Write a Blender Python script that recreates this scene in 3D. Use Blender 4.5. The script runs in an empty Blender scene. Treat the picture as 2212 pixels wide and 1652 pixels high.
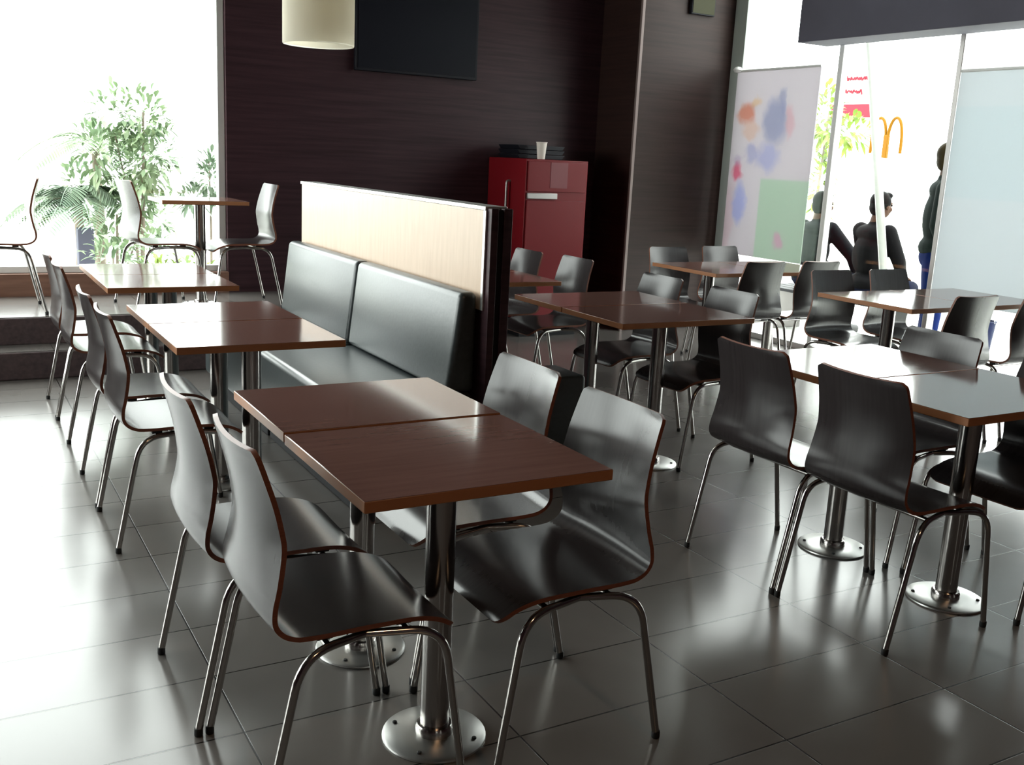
import bpy, bmesh, math, random
from mathutils import Vector, Matrix, Euler

random.seed(7)
PI = math.pi
scene = bpy.context.scene
COL = scene.collection

# ------------------------------------------------------------------ camera
W, H = 2212, 1652
FPX = 2178.37
YAW, PITCH, ROLL = 0.526594, 0.218024, -0.0496205
EYE = Vector((0.0, 0.0, 1.413))
cam_data = bpy.data.cameras.new('camera')
cam_data.sensor_fit = 'HORIZONTAL'
cam_data.sensor_width = 36.0
cam_data.lens = 36.0 * FPX / W
cam_data.clip_start = 0.05
cam_data.clip_end = 300
cam = bpy.data.objects.new('camera', cam_data)
COL.objects.link(cam)
cy_, sy_, cp_, sp_ = math.cos(YAW), math.sin(YAW), math.cos(PITCH), math.sin(PITCH)
fwd = Vector((sy_ * cp_, cy_ * cp_, -sp_))
rgt = Vector((cy_, -sy_, 0))
dwn = fwd.cross(rgt)
cr_, sr_ = math.cos(ROLL), math.sin(ROLL)
rgt, dwn = cr_ * rgt + sr_ * dwn, -sr_ * rgt + cr_ * dwn
m = Matrix((rgt, -dwn, -fwd)).transposed().to_4x4()
m.translation = EYE
cam.matrix_world = m
scene.camera = cam

# ------------------------------------------------------------------ world, light, exposure
SKY = 11.0
world = bpy.data.worlds.new('sky')
scene.world = world
world.use_nodes = True
wn = world.node_tree
bg = wn.nodes['Background']
bg.inputs['Color'].default_value = (0.97, 1.0, 0.98, 1)
bg.inputs['Strength'].default_value = SKY
scene.view_settings.view_transform = 'Standard'
scene.view_settings.look = 'None'
scene.view_settings.gamma = 1.0
scene.view_settings.use_curve_mapping = False
scene.view_settings.exposure = 0.0
scene.cycles.max_bounces = 10
scene.cycles.diffuse_bounces = 5
scene.cycles.glossy_bounces = 5
scene.cycles.transparent_max_bounces = 16
scene.cycles.sample_clamp_indirect = 8.0
scene.cycles.use_denoising = True


def portal(name, loc, rot, sx, sy):
    l = bpy.data.lights.new(name, 'AREA')
    l.shape = 'RECTANGLE'
    l.size, l.size_y = sx, sy
    l.cycles.is_portal = True
    o = bpy.data.objects.new(name, l)
    COL.objects.link(o)
    o.location = loc
    o.rotation_euler = rot
    return o


# room dimensions
BACK, RIGHT, LEFT, REAR, CEIL = 7.6, 6.15, -4.2, -4.5, 4.0
PLAT = 0.33
portal('daylight_back', (-1.14, BACK + 0.12, 2.24), (-PI / 2, 0, 0), 6.1, 3.5)
portal('daylight_left', (LEFT - 0.12, 5.6, 1.75), (0, -PI / 2, 0), 2.7, 3.5)
portal('daylight_right', (RIGHT + 0.12, 4.7, 2.0), (0, PI / 2, 0), 3.95, 4.7)

# warm ceiling downlight over the aisle beside the camera
dl = bpy.data.lights.new('ceiling_downlight', 'AREA')
dl.shape = 'DISK'
dl.size = 0.18
dl.energy = 30
dl.color = (1.0, 0.62, 0.34)
dlo = bpy.data.objects.new('ceiling_downlight', dl)
COL.objects.link(dlo)
dlo.location = (0.9, -1.6, CEIL - 0.02)

# ------------------------------------------------------------------ materials
def principled(name, color, rough=0.5, metal=0.0, spec=0.5, coat=0.0, coat_rough=0.1):
    mt = bpy.data.materials.new(name)
    mt.use_nodes = True
    b = mt.node_tree.nodes['Principled BSDF']
    b.inputs['Base Color'].default_value = (*color, 1)
    b.inputs['Roughness'].default_value = rough
    b.inputs['Metallic'].default_value = metal
    b.inputs['Specular IOR Level'].default_value = spec
    b.inputs['Coat Weight'].default_value = coat
    b.inputs['Coat Roughness'].default_value = coat_rough
    return mt


def node(nt, typ, **kw):
    n = nt.nodes.new(typ)
    for k, v in kw.items():
        setattr(n, k, v)
    return n


def grain(mt, c1, c2, scale=(1, 1, 1), detail=6, nscale=6.0, contrast=(0.3, 0.7), coords='Object', rough=None, bump=0.0):
    """streaky wood / veined colour on the surface itself"""
    nt = mt.node_tree
    b = nt.nodes['Principled BSDF']
    tc = node(nt, 'ShaderNodeTexCoord')
    mp = node(nt, 'ShaderNodeMapping')
    mp.inputs['Scale'].default_value = scale
    nz = node(nt, 'ShaderNodeTexNoise')
    nz.inputs['Scale'].default_value = nscale
    nz.inputs['Detail'].default_value = detail
    rp = node(nt, 'ShaderNodeValToRGB')
    rp.color_ramp.elements[0].position = contrast[0]
    rp.color_ramp.elements[1].position = contrast[1]
    rp.color_ramp.elements[0].color = (*c1, 1)
    rp.color_ramp.elements[1].color = (*c2, 1)
    nt.links.new(tc.outputs[coords], mp.inputs['Vector'])
    nt.links.new(mp.outputs[0], nz.inputs['Vector'])
    nt.links.new(nz.outputs[0], rp.inputs[0])
    nt.links.new(rp.outputs[0], b.inputs['Base Color'])
    if rough:
        mr = node(nt, 'ShaderNodeMapRange')
        mr.inputs['To Min'].default_value = rough[0]
        mr.inputs['To Max'].default_value = rough[1]
        nt.links.new(nz.outputs[0], mr.inputs['Value'])
        nt.links.new(mr.outputs[0], b.inputs['Roughness'])
    if bump:
        bp = node(nt, 'ShaderNodeBump')
        bp.inputs['Strength'].default_value = bump
        bp.inputs['Distance'].default_value = 0.002
        nt.links.new(nz.outputs[0], bp.inputs['Height'])
        nt.links.new(bp.outputs[0], b.inputs['Normal'])
    return mt


M = {}
M['wenge'] = grain(principled('dark_wood_panel', (0.05, 0.03, 0.03), 0.46, spec=0.2), (0.030, 0.0135, 0.017), (0.054, 0.025, 0.031),
                   scale=(0.6, 0.6, 14), nscale=3.0)
M['pier_wood'] = grain(principled('brown_pier_panel', (0.03, 0.015, 0.011), 0.5, spec=0.2), (0.020, 0.0095, 0.008), (0.034, 0.0165, 0.0135), scale=(0.6, 0.6, 14), nscale=3.0)
M['riser'] = grain(principled('step_carpet', (0.05, 0.03, 0.03), 0.7), (0.05, 0.032, 0.034), (0.085, 0.055, 0.056), nscale=40)
M['sill_wood'] = grain(principled('sill_wood', (0.2, 0.1, 0.07), 0.5), (0.16, 0.075, 0.05), (0.25, 0.13, 0.09), scale=(1, 1, 10), nscale=3)
M['top'] = grain(principled('table_laminate', (0.13, 0.05, 0.035), 0.10, spec=0.5), (0.150, 0.078, 0.064), (0.180, 0.094, 0.077),
                 scale=(1, 12, 1), nscale=4)
M['top_edge'] = principled('table_edge_band', (0.40, 0.17, 0.075), 0.35)
M['veneer'] = grain(principled('chair_veneer', (0.03, 0.026, 0.026), 0.22, spec=0.36), (0.024, 0.0195, 0.020), (0.031, 0.026, 0.0265),
                    scale=(1, 16, 1), nscale=5)
M['ply'] = grain(principled('plywood_edge', (0.2, 0.05, 0.025), 0.45), (0.17, 0.056, 0.030), (0.25, 0.088, 0.046), scale=(1, 1, 60), nscale=6)
M['chrome'] = principled('chrome', (0.45, 0.43, 0.41), 0.14, metal=1.0)
M['steel'] = principled('brushed_steel', (0.42, 0.40, 0.385), 0.2, metal=1.0)
M['satin_steel'] = principled('satin_steel', (0.62, 0.62, 0.60), 0.36, metal=1.0)
M['rubber'] = principled('black_rubber', (0.012, 0.012, 0.012), 0.6)
M['leather'] = grain(principled('black_vinyl', (0.02, 0.024, 0.027), 0.34, spec=0.55), (0.030, 0.038, 0.040), (0.042, 0.052, 0.055), nscale=60, rough=(0.3, 0.38), bump=0.15)
M['plinth'] = principled('black_plinth', (0.010, 0.010, 0.012), 0.6, spec=0.2)
M['tan'] = grain(principled('tan_veneer', (0.4, 0.28, 0.2), 0.4), (0.46, 0.33, 0.235), (0.52, 0.38, 0.275), scale=(1, 8, 1), nscale=5)
M['alu'] = principled('aluminium', (0.72, 0.72, 0.70), 0.35, metal=0.9)
M['jamb'] = principled('grey_green_frame', (0.33, 0.36, 0.33), 0.5)
M['white_frame'] = principled('white_frame', (0.75, 0.75, 0.73), 0.4)
M['red'] = principled('red_lacquer', (0.16, 0.004, 0.008), 0.45, spec=0.25)
M['red_front'] = principled('red_lacquer_front', (0.36, 0.008, 0.014), 0.35)
M['grey_metal'] = principled('grey_metal', (0.35, 0.33, 0.32), 0.35, metal=0.7)
M['black_plastic'] = principled('black_plastic', (0.010, 0.010, 0.015), 0.5, spec=0.2)
M['cup'] = principled('paper_cup', (0.75, 0.68, 0.62), 0.6)
M['screen'] = principled('screen_glass', (0.0045, 0.005, 0.010), 0.5, spec=0.15)
M['ceiling'] = grain(principled('ceiling_paint', (0.12, 0.09, 0.08), 0.9), (0.09, 0.07, 0.065), (0.12, 0.095, 0.085), nscale=3)
M['bulk'] = grain(principled('bulkhead_paint', (0.05, 0.045, 0.06), 0.8), (0.075, 0.07, 0.095), (0.09, 0.085, 0.115), nscale=3)
M['corner'] = principled('corner_strip', (0.20, 0.15, 0.14), 0.5, metal=0.2)
M['olive'] = principled('olive_sign_face', (0.03, 0.03, 0.008), 0.6, spec=0.2)
M['pavement'] = grain(principled('pavement', (0.6, 0.6, 0.57), 0.8), (0.56, 0.57, 0.53), (0.68, 0.68, 0.64), nscale=1.2)
M['leaf_pale'] = grain(principled('pale_leaf', (0.2, 0.3, 0.18), 0.5), (0.17, 0.26, 0.16), (0.30, 0.38, 0.22), nscale=3)
M['leaf_dark'] = grain(principled('dark_leaf', (0.1, 0.16, 0.1), 0.5), (0.14, 0.21, 0.155), (0.23, 0.30, 0.20), nscale=3)
M['leaf_lime'] = grain(principled('lime_leaf', (0.25, 0.4, 0.08), 0.5), (0.09, 0.20, 0.022), (0.26, 0.32, 0.045), nscale=3)
M['bark'] = grain(principled('bark', (0.2, 0.16, 0.12), 0.8), (0.16, 0.13, 0.10), (0.26, 0.21, 0.17), nscale=8)
M['planter'] = principled('grey_blue_planter', (0.10, 0.10, 0.14), 0.7, spec=0.1)
M['pale_post'] = principled('pale_mast', (0.25, 0.24, 0.26), 0.6)
M['blue_plastic'] = principled('blue_plastic', (0.003, 0.006, 0.03), 0.5, spec=0.1)
M['orange'] = principled('orange_flower', (0.5, 0.2, 0.02), 0.5)
M['arch'] = principled('yellow_sign', (0.20, 0.085, 0.002), 0.5, spec=0.1)
M['sign_red'] = principled('sign_red', (0.20, 0.02, 0.032), 0.6, spec=0.1)
M['sign_white'] = principled('sign_white', (0.5, 0.48, 0.46), 0.5)
M['pole_white'] = principled('white_pole', (0.6, 0.6, 0.56), 0.4)
M['skin'] = principled('skin', (0.06, 0.03, 0.019), 0.6, spec=0.1)
M['hair'] = principled('black_hair', (0.0015, 0.0013, 0.0013), 0.6, spec=0.05)
M['hair_brown'] = principled('light_brown_hair', (0.02, 0.013, 0.003), 0.6, spec=0.05)
M['jacket'] = principled('dark_jacket', (0.003, 0.0036, 0.005), 0.7, spec=0.04)
M['jacket2'] = principled('charcoal_jacket', (0.0036, 0.0034, 0.0038), 0.7, spec=0.04)
M['jacket_green'] = principled('grey_green_jacket', (0.011, 0.016, 0.0145), 0.8, spec=0.04)
M['jeans'] = principled('dark_trousers', (0.0035, 0.005, 0.015), 0.8, spec=0.04)
M['jeans_blue'] = principled('blue_jeans', (0.0035, 0.010, 0.06), 0.8, spec=0.04)
M['eye'] = principled('eye', (0.004, 0.003, 0.003), 0.3, spec=0.1)
M['lips'] = principled('lips', (0.028, 0.010, 0.009), 0.5, spec=0.1)


def translucent(name, color, trans=0.55, rough=0.5):
    mt = bpy.data.materials.new(name)
    mt.use_nodes = True
    nt = mt.node_tree
    out = nt.nodes['Material Output']
    nt.nodes.remove(nt.nodes['Principled BSDF'])
    d = node(nt, 'ShaderNodeBsdfDiffuse')
    t = node(nt, 'ShaderNodeBsdfTranslucent')
    mx = node(nt, 'ShaderNodeMixShader')
    mx.inputs[0].default_value = trans
    d.inputs['Color'].default_value = (*color, 1)
    t.inputs['Color'].default_value = (*color, 1)
    nt.links.new(d.outputs[0], mx.inputs[1])
    nt.links.new(t.outputs[0], mx.inputs[2])
    nt.links.new(mx.outputs[0], out.inputs['Surface'])
    return mt, nt, d, t


M['shade'] = translucent('lamp_shade_fabric', (0.93, 0.90, 0.82), 0.62)[0]


def glass_mat(name):
    mt = bpy.data.materials.new(name)
    mt.use_nodes = True
    nt = mt.node_tree
    out = nt.nodes['Material Output']
    nt.nodes.remove(nt.nodes['Principled BSDF'])
    tr = node(nt, 'ShaderNodeBsdfTransparent')
    tr.inputs['Color'].default_value = (0.95, 0.97, 0.96, 1)
    gl = node(nt, 'ShaderNodeBsdfGlossy')
    gl.inputs['Roughness'].default_value = 0.02
    lw = node(nt, 'ShaderNodeLayerWeight')
    lw.inputs['Blend'].default_value = 0.5
    pw5 = node(nt, 'ShaderNodeMath', operation='POWER')
    pw5.inputs[1].default_value = 5.0
    nt.links.new(lw.outputs['Facing'], pw5.inputs[0])
    fr = node(nt, 'ShaderNodeMath', operation='MULTIPLY_ADD')
    fr.inputs[1].default_value = 0.9
    fr.inputs[2].default_value = 0.03
    nt.links.new(pw5.outputs[0], fr.inputs[0])
    mx = node(nt, 'ShaderNodeMixShader')
    nt.links.new(fr.outputs[0], mx.inputs[0])
    nt.links.new(tr.outputs[0], mx.inputs[1])
    nt.links.new(gl.outputs[0], mx.inputs[2])
    nt.links.new(mx.outputs[0], out.inputs['Surface'])
    return mt


M['glass'] = glass_mat('window_glass')


def floor_material():
    mt = principled('floor_tiles', (0.2, 0.19, 0.18), 0.3, spec=0.6)
    nt = mt.node_tree
    b = nt.nodes['Principled BSDF']
    tc = node(nt, 'ShaderNodeTexCoord')
    mp = node(nt, 'ShaderNodeMapping')
    # tile joints at X = 0.591 + k*0.611, Y = 2.245 + k*0.305
    mp.inputs['Location'].default_value = (-0.591 + 0.611 * 8, -2.245 + 0.305 * 24, 0)
    br = node(nt, 'ShaderNodeTexBrick')
    br.offset = 0.0
    br.squash = 1.0
    br.inputs['Scale'].default_value = 1.0
    br.inputs['Mortar Size'].default_value = 0.0028
    br.inputs['Mortar Smooth'].default_value = 0.2
    br.inputs['Bias'].default_value = 0.0
    br.inputs['Brick Width'].default_value = 0.611
    br.inputs['Row Height'].default_value = 0.305
    br.inputs['Color1'].default_value = (0.135, 0.124, 0.116, 1)
    br.inputs['Color2'].default_value = (0.152, 0.140, 0.131, 1)
    br.inputs['Mortar'].default_value = (0.02, 0.018, 0.017, 1)
    nz = node(nt, 'ShaderNodeTexNoise')
    nz.inputs['Scale'].default_value = 5
    nz.inputs['Detail'].default_value = 8
    mr = node(nt, 'ShaderNodeMapRange')
    mr.inputs['To Min'].default_value = 0.9
    mr.inputs['To Max'].default_value = 1.08
    mul = node(nt, 'ShaderNodeVectorMath', operation='SCALE')
    rr = node(nt, 'ShaderNodeMapRange')
    rr.inputs['To Min'].default_value = 0.19
    rr.inputs['To Max'].default_value = 0.23
    bp = node(nt, 'ShaderNodeBump')
    bp.invert = True
    bp.inputs['Strength'].default_value = 0.5
    bp.inputs['Distance'].default_value = 0.002
    L = nt.links.new
    L(tc.outputs['Object'], mp.inputs[0])
    L(mp.outputs[0], br.inputs['Vector'])
    L(tc.outputs['Object'], nz.inputs['Vector'])
    L(nz.outputs[0], mr.inputs['Value'])
    L(br.outputs['Color'], mul.inputs[0])
    L(mr.outputs[0], mul.inputs['Scale'])
    L(mul.outputs[0], b.inputs['Base Color'])
    L(nz.outputs[0], rr.inputs['Value'])
    L(rr.outputs[0], b.inputs['Roughness'])
    L(br.outputs['Fac'], bp.inputs['Height'])
    L(bp.outputs[0], b.inputs['Normal'])
    return mt


M['floor'] = floor_material()


def print_material(name, base, trans, patches, gain=1.0):
    """printed sheet: soft printed patches (y, z, ry, rz, colour, strength, square) over a pale base, in the sheet's own object space"""
    mt, nt, d, t = translucent(name, base, trans)
    L = nt.links.new
    tc = node(nt, 'ShaderNodeTexCoord')
    nz = node(nt, 'ShaderNodeTexNoise')
    nz.inputs['Scale'].default_value = 7
    nz.inputs['Detail'].default_value = 3
    L(tc.outputs['Object'], nz.inputs['Vector'])
    sub = node(nt, 'ShaderNodeVectorMath', operation='SUBTRACT')
    sub.inputs[1].default_value = (0.5, 0.5, 0.5)
    L(nz.outputs['Color'], sub.inputs[0])
    sc = node(nt, 'ShaderNodeVectorMath', operation='SCALE')
    sc.inputs['Scale'].default_value = 0.16
    L(sub.outputs[0], sc.inputs[0])
    add = node(nt, 'ShaderNodeVectorMath', operation='ADD')
    L(tc.outputs['Object'], add.inputs[0])
    L(sc.outputs[0], add.inputs[1])
    prev = None
    for (py, pz, ry, rz, colr, st, square) in patches:
        src = tc.outputs['Object'] if square else add.outputs[0]
        s = node(nt, 'ShaderNodeVectorMath', operation='SUBTRACT')
        s.inputs[1].default_value = (0, py, pz)
        L(src, s.inputs[0])
        dv = node(nt, 'ShaderNodeVectorMath', operation='MULTIPLY')
        dv.inputs[1].default_value = (0, 1 / ry, 1 / rz)
        L(s.outputs[0], dv.inputs[0])
        if square:
            ab = node(nt, 'ShaderNodeVectorMath', operation='ABSOLUTE')
            L(dv.outputs[0], ab.inputs[0])
            sx = node(nt, 'ShaderNodeSeparateXYZ')
            L(ab.outputs[0], sx.inputs[0])
            ln = node(nt, 'ShaderNodeMath', operation='MAXIMUM')
            L(sx.outputs[1], ln.inputs[0])
            L(sx.outputs[2], ln.inputs[1])
            val = ln.outputs[0]
            f0, f1 = 1.03, 0.97
        else:
            ln = node(nt, 'ShaderNodeVectorMath', operation='LENGTH')
            L(dv.outputs[0], ln.inputs[0])
            val = ln.outputs['Value']
            f0, f1 = 1.15, 0.6
        mr = node(nt, 'ShaderNodeMapRange')
        mr.inputs['From Min'].default_value = f0
        mr.inputs['From Max'].default_value = f1
        mr.inputs['To Min'].default_value = 0
        mr.inputs['To Max'].default_value = st
        L(val, mr.inputs['Value'])
        mx = node(nt, 'ShaderNodeMix', data_type='RGBA')
        L(mr.outputs[0], mx.inputs['Factor'])
        if prev is None:
            mx.inputs['A'].default_value = (*base, 1)
        else:
            L(prev, mx.inputs['A'])
        mx.inputs['B'].default_value = (*colr, 1)
        prev = mx.outputs['Result']
    L(prev, d.inputs['Color'])
    L(prev, t.inputs['Color'])
    return mt


# ------------------------------------------------------------------ mesh helpers
def box(bm, x0, x1, y0, y1, z0, z1, mi=0):
    vs = [bm.verts.new(p) for p in ((x0, y0, z0), (x1, y0, z0), (x1, y1, z0), (x0, y1, z0), (x0, y0, z1), (x1, y0, z1), (x1, y1, z1), (x0, y1, z1))]
    fs = []
    for q in ((0, 3, 2, 1), (4, 5, 6, 7), (0, 1, 5, 4), (1, 2, 6, 5), (2, 3, 7, 6), (3, 0, 4, 7)):
        f = bm.faces.new([vs[i] for i in q])
        f.material_index = mi
        fs.append(f)
    return fs


def prism_xz(bm, prof, y0, y1, mi=0):
    """polygon in (x, z) extruded along y"""
    a = [bm.verts.new((x, y0, z)) for x, z in prof]
    b = [bm.verts.new((x, y1, z)) for x, z in prof]
    n = len(prof)
    fs = [bm.faces.new(a), bm.faces.new(b[::-1])]
    for i in range(n):
        fs.append(bm.faces.new((a[i], b[i], b[(i + 1) % n], a[(i + 1) % n])))
    for f in fs:
        f.material_index = mi


def lathe(bm, prof, segs=32, cx=0, cy=0, mi=0, cap=True):
    rings = []
    for r, z in prof:
        rings.append([bm.verts.new((cx + r * math.cos(2 * PI * k / segs), cy + r * math.sin(2 * PI * k / segs), z)) for k in range(segs)])
    for a, b in zip(rings, rings[1:]):
        for k in range(segs):
            f = bm.faces.new((a[k], a[(k + 1) % segs], b[(k + 1) % segs], b[k]))
            f.smooth = True
            f.material_index = mi
    if cap:
        bm.faces.new(rings[0][::-1]).material_index = mi
        bm.faces.new(rings[-1]).material_index = mi


def tube(bm, pts, r, segs=12, mi=0, cap=True, r1=None):
    pts = [Vector(p) for p in pts]
    n = len(pts)
    rings = []
    up = None
    for i, p in enumerate(pts):
        t = (pts[min(i + 1, n - 1)] - pts[max(i - 1, 0)]).normalized()
        if up is None:
            up = Vector((0, 0, 1)) if abs(t.z) < 0.9 else Vector((0, 1, 0))
        u = (up - t * up.dot(t)).normalized()
        v = t.cross(u)
        up = u
        rr = r if r1 is None else r + (r1 - r) * i / (n - 1)
        rings.append([bm.verts.new(p + rr * (math.cos(2 * PI * k / segs) * u + math.sin(2 * PI * k / segs) * v)) for k in range(segs)])
    for a, b in zip(rings, rings[1:]):
        for k in range(segs):
            f = bm.faces.new((a[k], a[(k + 1) % segs], b[(k + 1) % segs], b[k]))
            f.smooth = True
            f.material_index = mi
    if cap:
        bm.faces.new(rings[0][::-1]).material_index = mi
        bm.faces.new(rings[-1]).material_index = mi


def smooth_path(pts, rad, steps=6):
    """polyline with rounded corners"""
    pts = [Vector(p) for p in pts]
    out = [pts[0]]
    for i in range(1, len(pts) - 1):
        a, b, c = pts[i - 1], pts[i], pts[i + 1]
        d0 = min(rad, (a - b).length * 0.49)
        d1 = min(rad, (c - b).length * 0.49)
        p0 = b + (a - b).normalized() * d0
        p1 = b + (c - b).normalized() * d1
        for s in range(steps + 1):
            t = s / steps
            out.append((1 - t) ** 2 * p0 + 2 * t * (1 - t) * b + t * t * p1)
    out.append(pts[-1])
    return out


def obj(name, bm, mats, parent=None, bevel=0.0, seg=2, smooth=False):
    me = bpy.data.meshes.new(name)
    bmesh.ops.recalc_face_normals(bm, faces=bm.faces)
    if smooth:
        for f in bm.faces:
            f.smooth = True
    bm.to_mesh(me)
    bm.free()
    if not smooth:
        me.set_sharp_from_angle(angle=math.radians(38))
    for mt in (mats if isinstance(mats, (list, tuple)) else [mats]):
        me.materials.append(M[mt] if isinstance(mt, str) else mt)
    o = bpy.data.objects.new(name, me)
    COL.objects.link(o)
    if parent is not None:
        o.parent = parent
    if bevel:
        md = o.modifiers.new('bevel', 'BEVEL')
        md.width = bevel
        md.segments = seg
        md.limit_method = 'ANGLE'
        md.angle_limit = math.radians(40)
        md.harden_normals = False
    return o


def tag(o, label=None, cat=None, group=None, kind=None):
    if label:
        o['label'] = label
    if cat:
        o['category'] = cat
    if group:
        o['group'] = group
    if kind:
        o['kind'] = kind
    return o


def empty(name, loc=(0, 0, 0), rz=0.0, label=None, cat=None, group=None, kind=None):
    o = bpy.data.objects.new(name, None)
    o.empty_display_size = 0.1
    COL.objects.link(o)
    o.location = loc
    o.rotation_euler = (0, 0, rz)
    return tag(o, label, cat, group, kind)


def boxes(*bs):
    bm = bmesh.new()
    for b in bs:
        box(bm, *b)
    return bm


def struct(name, bm, mat, parent=None, **kw):
    o = obj(name, bm, mat, parent, **kw)
    if parent is None:
        o['kind'] = 'structure'
    return o


def copy_tree(o, parent=None):
    c = o.copy()
    COL.objects.link(c)
    if parent is not None:
        c.parent = parent
    for ch in list(o.children):
        copy_tree(ch, c)
    return c


# ------------------------------------------------------------------ room shell
struct('floor', boxes((LEFT - 0.2, RIGHT + 0.1, REAR - 0.2, BACK + 0.2, -0.12, 0.0)), 'floor')
struct('ceiling', boxes((LEFT - 0.2, RIGHT + 0.2, REAR - 0.2, BACK + 0.2, CEIL, CEIL + 0.15)), 'ceiling')
WX = 1.915                                    # right edge of the back window
struct('wall_back', boxes((WX, 5.16, BACK, BACK + 0.2, 0, CEIL)), 'wenge')
struct('wall_sill', boxes((LEFT, WX, BACK - 0.02, BACK + 0.2, 0, 0.485)), 'sill_wood')
struct('wall_pier', boxes((5.15, RIGHT + 0.2, 7.04, BACK + 0.2, 0, CEIL)), 'pier_wood')
struct('trim_1', boxes((5.135, 5.165, 7.025, 7.05, 0, CEIL)), 'corner', bevel=0.004)
struct('wall_rear', boxes((LEFT - 0.2, RIGHT + 0.2, REAR - 0.2, REAR, 0, CEIL)), 'wenge')
struct('wall_left', boxes((LEFT - 0.2, LEFT, REAR, 3.85, 0, CEIL), (LEFT - 0.2, LEFT, 3.85, 7.35, 0, 0.40), (LEFT - 0.2, LEFT, 7.35, BACK + 0.2, 0, CEIL),
                          (LEFT - 0.2, LEFT, 3.85, 7.35, 3.1, CEIL)), 'wenge')
struct('wall_right', boxes((RIGHT, RIGHT + 0.2, REAR, 2.35, 0, CEIL)), 'wenge')

struct('platform', boxes((LEFT, 2.6, 6.44, BACK, 0.0, 0.165), (LEFT, 2.6, 6.68, BACK, 0.165, PLAT)), 'riser', bevel=0.008)
struct('platform_floor', boxes((LEFT, 2.595, 6.70, BACK - 0.02, PLAT, PLAT + 0.004), (LEFT, 2.595, 6.452, 6.68, 0.165, 0.169)), 'floor')

# windows: frames and panes
w1 = empty('window_1', (0, BACK, 0), kind='structure')
obj('frame', boxes((LEFT, LEFT + 0.05, 0.05, 0.12, 0.485, CEIL), (WX - 0.05, WX, 0.05, 0.12, 0.485, CEIL),
                   (LEFT + 0.05, WX - 0.05, 0.05, 0.12, 0.485, 0.53), (LEFT + 0.05, WX - 0.05, 0.05, 0.12, CEIL - 0.05, CEIL)), 'white_frame', w1, bevel=0.004)
obj('pane', boxes((LEFT + 0.05, WX - 0.05, 0.08, 0.088, 0.53, CEIL - 0.05)), 'glass', w1)
w2 = empty('window_2', (LEFT, 0, 0), kind='structure')
obj('frame', boxes(*[(-0.13, -0.06, y - 0.03, y + 0.03, 0.40, 3.10) for y in (3.88, 5.60, 7.32)],
                   (-0.13, -0.06, 3.91, 7.29, 0.40, 0.45), (-0.13, -0.06, 3.91, 7.29, 3.05, 3.10)), 'white_frame', w2)
obj('pane', boxes((-0.10, -0.092, 3.91, 7.29, 0.45, 3.05)), 'glass', w2)
w3 = empty('window_3', (RIGHT, 0, 0), kind='structure')
obj('frame', boxes((-0.02, 0.10, 2.35, 7.04, 0.0, 0.05), (-0.02, 0.10, 2.35, 7.04, CEIL - 0.05, CEIL), (-0.02, 0.10, 2.35, 2.41, 0.05, CEIL - 0.05)), 'alu', w3, bevel=0.003)
obj('jamb', boxes((-0.02, 0.10, 6.89, 7.04, 0.05, CEIL - 0.05)), 'jamb', w3, bevel=0.003)
obj('mullion', boxes((-0.015, 0.05, 5.775, 5.82, 0.05, CEIL - 0.05)), 'white_frame', w3, bevel=0.004)
obj('mullion', boxes((-0.02, 0.06, 4.712, 4.75, 0.05, CEIL - 0.05)), 'grey_metal', w3, bevel=0.005)
obj('pane', boxes((0.02, 0.028, 2.41, 6.89, 0.05, CEIL - 0.05)), 'glass', w3)
struct('ceiling_bulkhead', boxes((5.80, 6.11, -0.9, 5.93, 2.375, CEIL)), 'bulk', bevel=0.004)


# ------------------------------------------------------------------ chairs
def catmull(pts, n):
    P = [Vector(p) for p in pts]
    P = [P[0] * 2 - P[1]] + P + [P[-1] * 2 - P[-2]]
    out = []
    for i in range(1, len(P) - 2):
        for k in range(n):
            t = k / n
            a, b, c, d = P[i - 1], P[i], P[i + 1], P[i + 2]
            out.append(0.5 * ((2 * b) + (c - a) * t + (2 * a - 5 * b + 4 * c - d) * t * t + (3 * b - a - 3 * c + d) * t ** 3))
    out.append(P[-2])
    return out


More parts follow.
